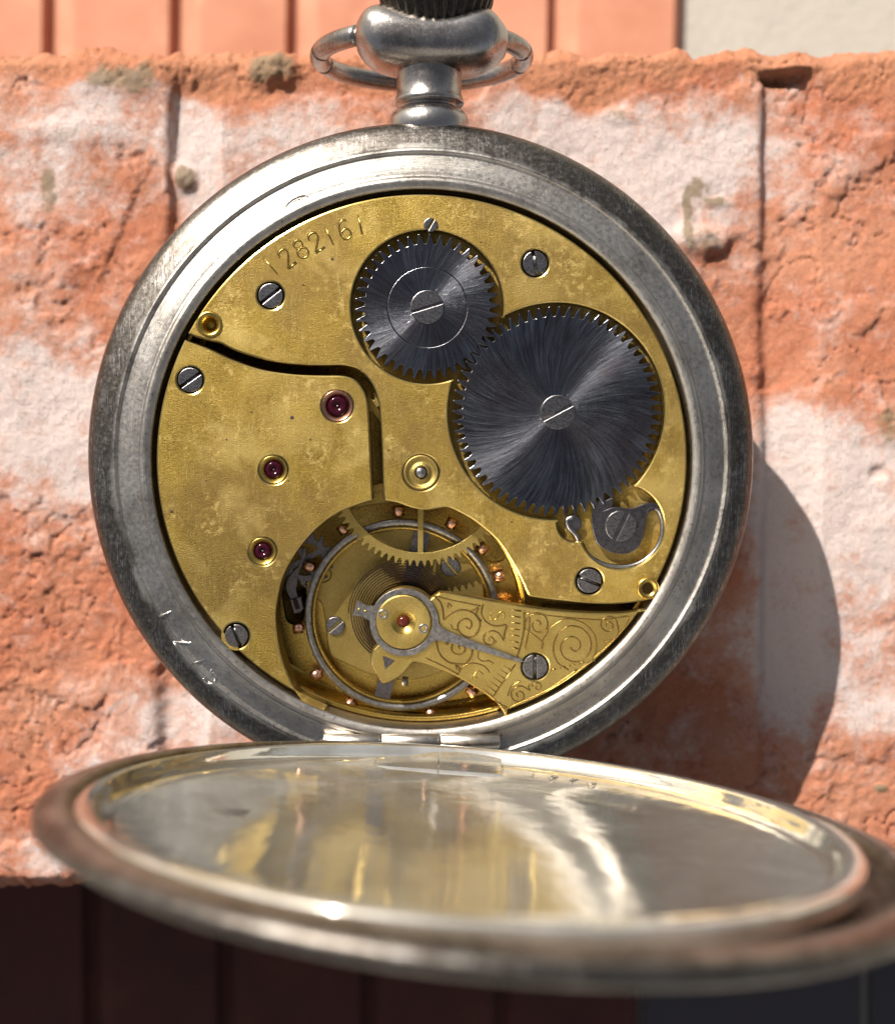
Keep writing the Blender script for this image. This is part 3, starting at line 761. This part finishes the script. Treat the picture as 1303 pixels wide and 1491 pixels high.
# main plate
m = MB()
cav = smooth([(409, 860), (420, 818), (448, 776), (490, 750), (540, 735), (600, 730), (660, 738), (712, 775), (735, 812), (712, 818), (690, 796), (640, 770), (590, 762), (545, 768), (500, 790), (474, 820), (447, 846), (446, 872), (440, 905), (418, 905), (409, 860)])
m.plate([circ(0, 0, 19.5, 128), LL(cav, -4.2)[:-1], LL([(268, 462), (300, 518), (380, 548), (500, 562), (520, 590), (528, 712), (574, 712), (568, 590), (547, 538), (510, 516), (400, 512), (310, 476)], -4.2)], -4.2, .8, .04)
m.lathe([(0.01, -7.0), (19.2, -7.0)], 64)
m.lathe([(19.35, -4.25), (19.4, -4.2), (19.75, -4.05), (19.9, -3.6), (19.95, -1.75), (20.05, -1.68), (20.3, -1.68), (20.3, -5.6), (0.01, -5.6)], 200)
c1 = L(585, 898, -3)
mp = m.build('main_plate', BRASS_P, W_); recalc(mp)
# shelf of the main plate seen in the balance opening, and pillars closing the sides
m = MB()
shelf = smooth([(476, 818), (505, 792), (545, 776), (600, 768), (645, 776), (685, 800), (702, 840), (704, 890), (690, 940), (650, 975), (600, 990), (548, 985), (498, 964), (479, 950), (473, 900), (466, 876), (448, 866), (446, 848), (460, 838), (476, 818)])
m.plate([LL(shelf, -3.6)[:-1]], -3.65, .5, .08)
lp = m.build('lower_bridge', BRASS2, W_)
m = MB(); vs = []; fs = []; pcx, pcy = L(585, 893, -2)     # curved wall of the balance pit, right of the wheel
for i in range(41):
    a = math.radians(-14 + 92*i/40)
    for r_, z_ in ((PX(178), -4.25), (PX(178), -2.1), (PX(180), -1.95), (PX(186), -1.9)): vs.append((pcx+r_*math.cos(a), pcy+r_*math.sin(a), z_))
for i in range(40):
    for q in range(3): fs.append((i*4+q, i*4+4+q, i*4+5+q, i*4+1+q))
m.add(vs, fs); m.build('pit_wall', BRASS_P, W_)

# ------------------------------------------------------------------ screws, jewels
def screw_mesh(r, slot=.26, h=.6, deep=.42):
    mb = MB(); w_ = r*slot/1.0
    a = math.asin(w_/2/r)
    for s_ in (0, PI):
        mb.plate([arc(0, 0, r, a+s_, PI-a+s_, 28)], 0, h, min(.05, r*.1), 1)
    mb.lathe([(0.01, -deep), (r*.985, -deep), (r*.985, -h)], 40)
    return mb
def screw(px, py, rpx, deg, z, parent, name='screw', material=None, label=None):
    c = L(px, py, z); o = screw_mesh(PX(rpx, z)).build(name, material or SCREW, parent, (c[0], c[1], z))
    o.rotation_euler = (0, 0, math.radians(deg))
    if label: o['label'] = label
    return o
for x, y, r, dg in scr:
    par = bb if (x, y) in ((394, 430), (779, 383), (858, 846), (627, 327)) else (ck if (x, y) == (779, 971) else tb)
    screw(x, y, r, dg, .04 if r > 11 else .1, par)
screw(488, 912, 14, 40, -3.45, lp); screw(656, 826, 14, -50, -3.45, lp)
def jewel(px, py, r, R, z, parent, pinkring=False):
    c = L(px, py, z); mb = MB()
    r = PX(r); R = PX(R)
    mb.lathe([(R, .0), (R*.97, .03), (R*.93, 0), (r*1.08, -.16), (r*1.02, -.32), (r*1.02, -.7)], 48)
    s_ = mb.build('jewel_setting', PINK if pinkring else BRASS_P, parent, (c[0], c[1], z)); 
    mb = MB(); mb.lathe([(r, -.36), (r*.92, -.22), (r*.7, -.14), (r*.45, -.16), (r*.28, -.30), (r*.1, -.34), (.005, -.34)], 40)
    j = mb.build('jewel', RUBY, s_)
    mb = MB(); mb.lathe([(r*.13, -.4), (r*.13, -.24), (.005, -.2)], 16); mb.build('pivot', STEEL, s_)
jewel(491, 591, 15, 22.5, .01, tb, True); jewel(398, 684, 12.8, 20.3, .01, tb); jewel(382, 803, 12.3, 20, .01, tb); jewel(470, 836, 8, 14, -3.6, lp)
# countersunk pillar holes
for (px, py), par, rr in (((305, 472), bb, 19), ((943, 857), bb, 17)):
    c = L(px, py); mb = MB(); R = PX(rr)
    mb.lathe([(R, -.01), (R*.93, .10), (R*.8, .09), (R*.62, -.02), (R*.48, -.3), (R*.44, -1.2), (.005, -1.2)], 48)
    if px > 900: mb = MB(); mb.lathe([(R, -.01), (R*.93, .16), (R*.8, .2), (R*.62, .12), (R*.5, .012)], 48)
    ph = mb.build('pillar_hole', BRASS_P, par, (c[0], c[1], 0))
    if px > 900: mb = MB(); mb.lathe([(R*.55, .012), (.005, .012)], 32); mb.build('bore_shade_disc', m_simple('painted_bore_shade', (.05, .03, .012), rough=.5), ph)  # flat dark disc paints the shade inside a hole
# centre post
c = L(613, 688); mb = MB(); R = PX(25.5)
mb.lathe([(R, -.4), (R, .02), (R*.94, .06), (R*.84, .03), (R*.80, -.1), (R*.55, -.14), (R*.5, -.05), (R*.42, 0), (R*.36, -.02), (R*.34, -.2)], 56)
cp = mb.build('centre_bushing', BRASS2, bb, (c[0], c[1], 0))
mb = MB(); mb.lathe([(R*.30, -.3), (R*.30, .18), (R*.25, .24), (.005, .26)], 24); mb.build('centre_pivot', STEEL, cp)

m = MB()
for px, py, rr in ((484, 377, 2.2), (425, 608, 3), (442, 415, 1.6), (452, 640, 1.5), (548, 372, 1.4), (700, 352, 1.3), (566, 655, 1.4), (366, 600, 1.5), (330, 640, 1.3), (905, 800, 1.3), (745, 760, 1.4), (300, 700, 1.3), (420, 700, 1.1), (250, 745, 2.2)):
    c = L(px, py); m.lathe([(PX(rr), .003), (PX(rr)*.8, .02), (.003, .03)], 7, (c[0], c[1], 0))
m.build('dirt_specks', m_simple('dark_grime', (.04, .03, .02), metal=0, rough=.8), bb)
# ------------------------------------------------------------------ wheels
def gear_outline(n, rt, rr, lean=0.0, top=.14):
    pts = []
    for i in range(n):
        a = 2*PI*i/n; p = 2*PI/n
        for f, r in ((-.5, rr), (-.34, rr*1.005), (-.22, rr+(rt-rr)*.45), (-top*.6+lean, rt-.03), (lean, rt), (top*.6+lean, rt-.03), (.22, rr+(rt-rr)*.45), (.34, rr*1.005)):
            pts.append((r*math.cos(a+f*p), r*math.sin(a+f*p)))
    return pts
def wheel(name, px, py, rt, rr, n, z, phase, lean=0, ring=None):
    c = L(px, py, z); mb = MB(); g_ = gear_outline(n, PX(rt), PX(rr), lean)
    if ring:
        mb.plate([g_, circ(0, 0, PX(ring)+.035, 96)], 0, .6, .03, 1); mb.plate([circ(0, 0, PX(ring), 96)], 0.01, .6, .03, 1)
    else: mb.plate([g_], 0, .6, .03, 1)
    o = mb.build(name, WHEEL, W_, (c[0], c[1], z)); o.rotation_euler = (0, 0, math.radians(phase)); return o
cw = wheel('crown_wheel', 622, 447, 104, 90, 42, .02, 2, .05, ring=57)
rw = wheel('ratchet_wheel', 811.5, 600, 152.5, 138, 64, -.06, 0, -.1)
def wscrew(par, deg, r, h):
    mb = screw_mesh(PX(r), .17, .5, .2); o = mb.build('screw', SCREW, par, (0, 0, h)); o.rotation_euler = (0, 0, math.radians(deg) - par.rotation_euler.z)
    mb = MB(); R = PX(r)*1.1; mb.lathe([(R*.93, .0), (R*.95, .05), (R, .0)], 48)
    return o
wscrew(cw, 17, 24, .2); wscrew(rw, 28, 25, .24)
# click and its spring
def cl(pts): return LL([(600+x/3.2575, 680+y/3.2575) for x, y in pts], -.1)
m = MB()
click = smooth([(868, 172), (880, 196), (905, 208), (960, 190), (1040, 196), (1110, 172), (1166, 176), (1160, 200), (1120, 215), (1108, 260), (1098, 320), (1068, 385), (1010, 412), (945, 405), (885, 370), (862, 320), (852, 250), (858, 195), (845, 165), (868, 172)])
m.plate([cl([])+LL([(600+x/3.2575, 680+y/3.2575) for x, y in click][:-1], -.15)], -.12, .5, .04, 1)
m.plate([LL([(868, 742), (880, 745), (891, 739), (893, 724), (883, 729), (875, 722), (872, 732), (864, 727)], -.15)], -.16, .45, .02, 1)
clk = m.build('click', STEEL_DK, W_)
screw(904, 766, 23, 65, .1, clk)
m = MB()
sp = smooth([(760, 238), (735, 252), (745, 290), (775, 320), (790, 355), (812, 395), (850, 430), (905, 460), (975, 474), (1050, 466), (1110, 436), (1160, 385), (1184, 325), (1186, 260), (1172, 212), (1145, 192), (1118, 200), (1112, 218)])
m.tube([(*L(600+x/3.2575, 680+y/3.2575, -.3), -.3) for x, y in sp], .19, 8)
m.build('click_spring', STEEL, clk)
m = MB(); sp = circ(*L(835, 762, -.5), PX(12), 24); m.plate([sp], -.35, .5, .06); m.build('stud', STEEL_DK, bb)

# centre wheel (brass, under the bridges, its rim crosses the balance opening)
WZ = -1.78
c = L(613, 690, WZ); n_ = 78; R = PX(138, WZ)*.985
g_ = gear_outline(n_, R, PX(127, WZ), .0, .2)
mb = MB(); ri = PX(116, WZ)
mb.plate([g_, circ(0, 0, ri, 120)], 0, .3, .02, 1)
for q in range(5):
    a = math.radians(-90.5 + 72*q); mb.box((ri*.5*math.cos(a), ri*.5*math.sin(a), -.15), (ri+.3, .42, .26), a)
mb.lathe([(.01, .0), (1.3, .0), (1.3, -.3)], 32)
mb.build('centre_wheel', BRASS2, W_, (c[0], c[1], WZ))

# balance wheel
BZ2 = -2.55
cb = L(585.5, 897, BZ2); RB = PX(143, BZ2)
m = MB(); m.lathe([(RB-.52, .0), (RB-.02, .0), (RB, -.03), (RB, -.75), (RB-.38, -.75), (RB-.52, -.7)], 160, closed=True)
bal = m.build('balance_wheel', STEEL, W_, (cb[0], cb[1], BZ2))
bp = L(558, 1010, BZ2); ba = math.atan2(bp[1]-cb[1], bp[0]-cb[0])
m = MB(); m.box((0, 0, -.45), (RB*2-.7, 1.25, .28), ba); m.lathe([(.01, -.2), (1.5, -.2), (1.5, -.6)], 32); m.build('balance_arm', STEEL_DK, bal)
m = MB(); m.lathe([(RB-.8, -.1), (RB-.56, -.1), (RB-.56, -.7), (RB-.8, -.7)], 160, closed=True); m.build('brass_lining', BRASS_P, bal)
first = None
for a in (92, 124, 152, 187, 215, 240, 262, 286, 312, 338, 5, 22, 40, 62):
    if first is None:
        m = MB(); m.tube([(.02, 0, 0), (.14, 0, 0), (.16, 0, 0), (.85, 0, 0), (.92, 0, 0)], [.2, .2, .46, .46, .38], 16); first = m.build('timing_screw', COPPER, bal); o = first
    else:
        o = first.copy(); C.objects.link(o); o.parent = bal
    a = math.radians(a); o.location = ((RB+.1)*math.cos(a)*S, (RB+.1)*math.sin(a)*S, -.4*S); o.rotation_euler = (0, 0, a)
# hairspring
m = MB(); hc = L(585, 893, -2.1); pts = []
T = 10.5; nn = 700
for i in range(nn):
    f = i/(nn-1); a = T*2*PI*f; r = 2.15 + f*(PX(80)-2.15)
    pts.append((hc[0]+r*math.cos(a), hc[1]+r*math.sin(a), -2.2))
vs = []; fs = []
for i, p in enumerate(pts):
    dx, dy = p[0]-hc[0], p[1]-hc[1]; l = math.hypot(dx, dy); u = (dx/l*.038, dy/l*.038)
    for s_, z in ((-1, .16), (1, .16), (1, -.16), (-1, -.16)): vs.append((p[0]+u[0]*s_, p[1]+u[1]*s_, p[2]+z))
for i in range(nn-1):
    for q in range(4): fs.append((i*4+q, i*4+(q+1) % 4, (i+1)*4+(q+1) % 4, (i+1)*4+q))
m.add(vs, fs, False); hs = m.build('hairspring', BLUED, W_); recalc(hs)
# spring stud on the cock's underside
m = MB(); c = L(590, 992, -1.6); m.tube([(c[0], c[1]+.35, -1.5), (c[0]-.05, c[1]-.3, -1.45)], .26, 14); m.build('spring_stud', STEEL, ck)

# regulator: ring with pointer and tail
m = MB(); rc = L(588.5, 906.5, .25); ro = PX(50.5); ri = PX(41.5)
tip = L(763, 964, .2); da = math.atan2(tip[1]-rc[1], tip[0]-rc[0]); ln = math.hypot(tip[0]-rc[0], tip[1]-rc[1])
ta = math.atan2(L(514, 885, .2)[1]-rc[1], L(514, 885, .2)[0]-rc[0])
pts = []
def pol(r, a): return (rc[0]+r*math.cos(a), rc[1]+r*math.sin(a))
w0 = .30
def off(al, d, s_): return (rc[0]+al*math.cos(da)-d*s_*math.sin(da), rc[1]+al*math.sin(da)+d*s_*math.cos(da))
outline = arc(*rc, ro, da+w0, ta-.22, 50)
tl_ = PX(76)
outline += [(rc[0]+tl_*.80*math.cos(ta-.14), rc[1]+tl_*.80*math.sin(ta-.14)), (rc[0]+tl_*math.cos(ta-.17), rc[1]+tl_*math.sin(ta-.17)), (rc[0]+tl_*math.cos(ta+.15), rc[1]+tl_*math.sin(ta+.15)), (rc[0]+tl_*.80*math.cos(ta+.15), rc[1]+tl_*.80*math.sin(ta+.15))]
outline += arc(*rc, ro, ta+.24, da+2*PI-w0, 70)
outline += [off(ro*1.12, .50, -1), off(ro*1.6, .36, -1), off(ln*.97, .13, -1), off(ln, 0, 1), off(ln*.97, .13, 1), off(ro*1.6, .36, 1), off(ro*1.12, .50, 1)]
m.plate([outline, circ(*rc, ri, 64)], .22, .2, .025, 1)
reg = m.build('regulator', STEEL, W_)
m = MB()
for d in (-.25, .25):
    m.lathe([(.12, 0), (.10, .06), (.005, .07)], 14, (rc[0]+PX(64)*math.cos(ta)+d*math.cos(ta), rc[1]+PX(64)*math.sin(ta)+d*math.sin(ta), .21))
m.build('curb_pin', BRASS2, reg)
# cap with end jewel
m = MB(); cc = L(587.5, 906, .3); R = PX(40.5)
m.lathe([(R, -.25), (R, .0), (R*.97, .05), (R*.93, .06), (R*.46, .06), (R*.44, .04), (R*.18, -.22)], 72)
cap = m.build('end_jewel_cap', BRASS2, W_, (cc[0], cc[1], .28))
m = MB(); m.lathe([(R*.45, .063), (R*.43, .045), (R*.19, -.16), (R*.18, -.22)], 48); m.build('jewel_setting', BRASS_P, cap, (0, 0, 0.004))
m = MB(); m.lathe([(R*.2, -.2), (R*.17, -.10), (R*.1, -.05), (.005, -.03)], 32); m.build('jewel', m_simple('garnet', (.08, .012, .006), 0, .08, 0), cap)
for px, py in ((558, 894.5), (616.5, 915.5)):
    q = L(px, py, .3); m = MB(); r = PX(6.2); m.lathe([(r*1.15, .01), (r, .05), (r*.8, .02), (r*.5, -.02), (.005, -.03)], 28)
    m.build('cap_screw', STEEL, cap, (q[0]-cc[0], q[1]-cc[1], .06))

# pallet fork and escape parts seen at the left of the opening
def c6(pts, z): return LL([(380+x*180/1303, 740+y*180/1303) for x, y in pts], z)
m = MB()
m.plate([c6(smooth([(455, 400), (480, 470), (440, 590), (395, 690), (385, 770), (370, 860), (385, 940), (330, 980), (280, 900), (260, 830), (280, 740), (350, 660), (400, 600), (420, 520), (440, 430), (455, 400)])[:-1], -3.3)], -3.3, .3, .04)
m.plate([c6([(310, 960), (425, 930), (450, 1060), (420, 1090), (350, 1110)], -3.3)], -3.1, .3, .04)
pf = m.build('pallet_fork', STEEL_DK, W_)
m = MB(); m.plate([c6([(335, 960), (375, 945), (410, 1055), (365, 1070)], -3.1)], -2.95, .3, .03); m.build('pallet_stone', RUBY, pf)
m = MB(); c = L(444, 815, -3.2); m.plate([gear_outline(15, 2.3, 1.75, .3), circ(0, 0, 1.3, 40)], 0, .25, .03, 1); m.box((0, 0, -.12), (2.8, .4, .2), .5); m.box((0, 0, -.12), (2.8, .4, .2), 2.1)
m.build('escape_wheel', STEEL_DK, W_, (c[0], c[1], -3.5))

# ------------------------------------------------------------------ the two open covers
def place(o, centre, normal, xhint=(1, 0, 0)):
    z = Vector(normal).normalized(); x = Vector(xhint); x = (x - z*x.dot(z)).normalized(); y = z.cross(x)
    Mw = Matrix((x, y, z)).transposed().to_4x4(); Mw.translation = Vector(centre)*S
    o.parent = W_; o.matrix_basis = (Matrix.Translation((0, 0, 0)) @ ROT.to_4x4()).inverted() @ Mw
m = MB()
m.lathe([(.01, -1.75), (8, -1.7), (15, -1.55), (18.2, -1.35), (18.7, -1.22), (19.5, -1.15), (20.1, -1.0), (20.4, -.55), (20.55, -.12), (20.68, 0), (21.5, .02), (21.68, -.05), (21.75, -.25), (21.72, -.9), (21.3, -1.4), (20, -1.9), (12, -2.35), (.01, -2.5)], 256)
cuv = m.build('inner_cover', COVER, W_); recalc(cuv)
place(cuv, (2.93, -20.46, 21.9), (.072, 1, -.038))
# hinge leaves and knuckles carried by the inner cover (its local y points towards the watch... far side = -local y)
ic = cuv.matrix_basis
Mw_inv = (W_.matrix_basis.to_3x3() if False else None)
def to_cuv(world):      # world mm -> cover local mm
    z = Vector((.072, 1, -.038)).normalized(); x = Vector((1, 0, 0)); x = (x - z*x.dot(z)).normalized(); y = z.cross(x)
    d = Vector(world)-Vector((2.93, -20.46, 21.9)); return Vector((d.dot(x), d.dot(y), d.dot(z)))
tw = lambda p: ROT @ Vector(p)
m = MB()
xcyl(m, xa, xb-.04, hy0, hz0, .6); xcyl(m, xc+.04, xd, hy0, hz0, .6)
kn = m.build('hinge_knuckle', SILVER, cuv)
# express in cover space
Mi = (ROT.to_4x4().inverted() @ Matrix.Identity(4))
kn.matrix_basis = cuv.matrix_basis.inverted()
m = MB()
qa = to_cuv(tw((xa, hy0, hz0))); qb = to_cuv(tw((xd, hy0, hz0)))
sy = qa.y
ysgn = 1 if sy > 0 else -1
for xx0, xx1 in ((qa.x, qa.x+(xb-xa)-.06), (qa.x+(xb-xa)+.06, qa.x+(xc-xa)-.06), (qa.x+(xc-xa)+.06, qb.x)):
    for p, q, zt in ((20.8, 17.6, 0),):
        vs = [(xx0, ysgn*20.7, -.12), (xx1, ysgn*20.7, -.12), (xx1, ysgn*19.9, -.75), (xx0, ysgn*19.9, -.75), (xx1, ysgn*17.7, -1.2), (xx0, ysgn*17.7, -1.2), (xx1, ysgn*17.6, -1.5), (xx0, ysgn*17.6, -1.5), (xx0, ysgn*20.7, -1.6), (xx1, ysgn*20.7, -1.6)]
        m.add(vs, [(0, 1, 2, 3), (3, 2, 4, 5), (5, 4, 6, 7), (7, 6, 9, 8), (8, 9, 1, 0), (0, 3, 5, 7, 8), (1, 9, 6, 4, 2)], False)
lf = m.build('hinge_leaf', COVER, cuv); recalc(lf)
# faint stamped number on the inner cover
m = MB()
def cstroke(ch, u, v, h, a, z=-1.18):
    a = math.radians(a)
    for pl in DIG[ch]:
        q = smooth(pl, 3) if len(pl) > 3 else pl
        m.tube([(u+((x-.3)*h)*math.cos(a)-((y-.5)*h)*math.sin(a), v+((x-.3)*h)*math.sin(a)+((y-.5)*h)*math.cos(a), z+.02) for x, y in q], .05, 6)
for k, chx in enumerate('1273'):
    a = math.radians(88 - 4.5*k) if ysgn > 0 else -math.radians(88-4.5*k)
    a = a - math.copysign(math.radians(14), a)*1.0
    cstroke(chx, 18.95*math.cos(a), 18.95*math.sin(a), .95, math.degrees(a)+(90 if ysgn > 0 else -90)+180)
m.build('stamped_number', SILVER_PN, cuv); m = MB(); hq = to_cuv((-11.8, -21.6, 21))
for i in range(9): m.tube([(hq.x-1.6+i*.4, hq.y-.9, -1.58), (hq.x-1.2+i*.4, hq.y+.9, -1.58)], .045, 6)
for i in range(4): m.tube([(hq.x-1.7, hq.y-.8+i*.5, -1.58), (hq.x+1.9, hq.y-.6+i*.5, -1.58)], .045, 6)
m.build('hallmark', SILVER_PN, cuv)
# outer cover: deeper bowl hinged behind
m = MB()
m.lathe([(.01, -2.6), (10, -2.45), (18, -2.1), (21, -1.6), (21.8, -1.1), (22.0, -.5), (22.2, -.05), (22.7, .1), (23.4, .02), (23.9, -.2), (24.15, -.5), (24.1, -.85), (23.4, -1.3), (20, -2.35), (12, -3.0), (.01, -3.2)], 256)
oc = m.build('outer_cover', SILVER_DK, W_); recalc(oc)
place(oc, (3.9, -20.6, 23.0), (.088, 1, -.042))
# hinge barrel of the outer cover
m = MB(); xcyl(m, -5.2, 5.2, -22.6, -2.6, .6); m.build('outer_hinge', SILVER_DK, W_)

# ------------------------------------------------------------------ render
sc.render.engine = 'CYCLES'
sc.cycles.use_denoising = True
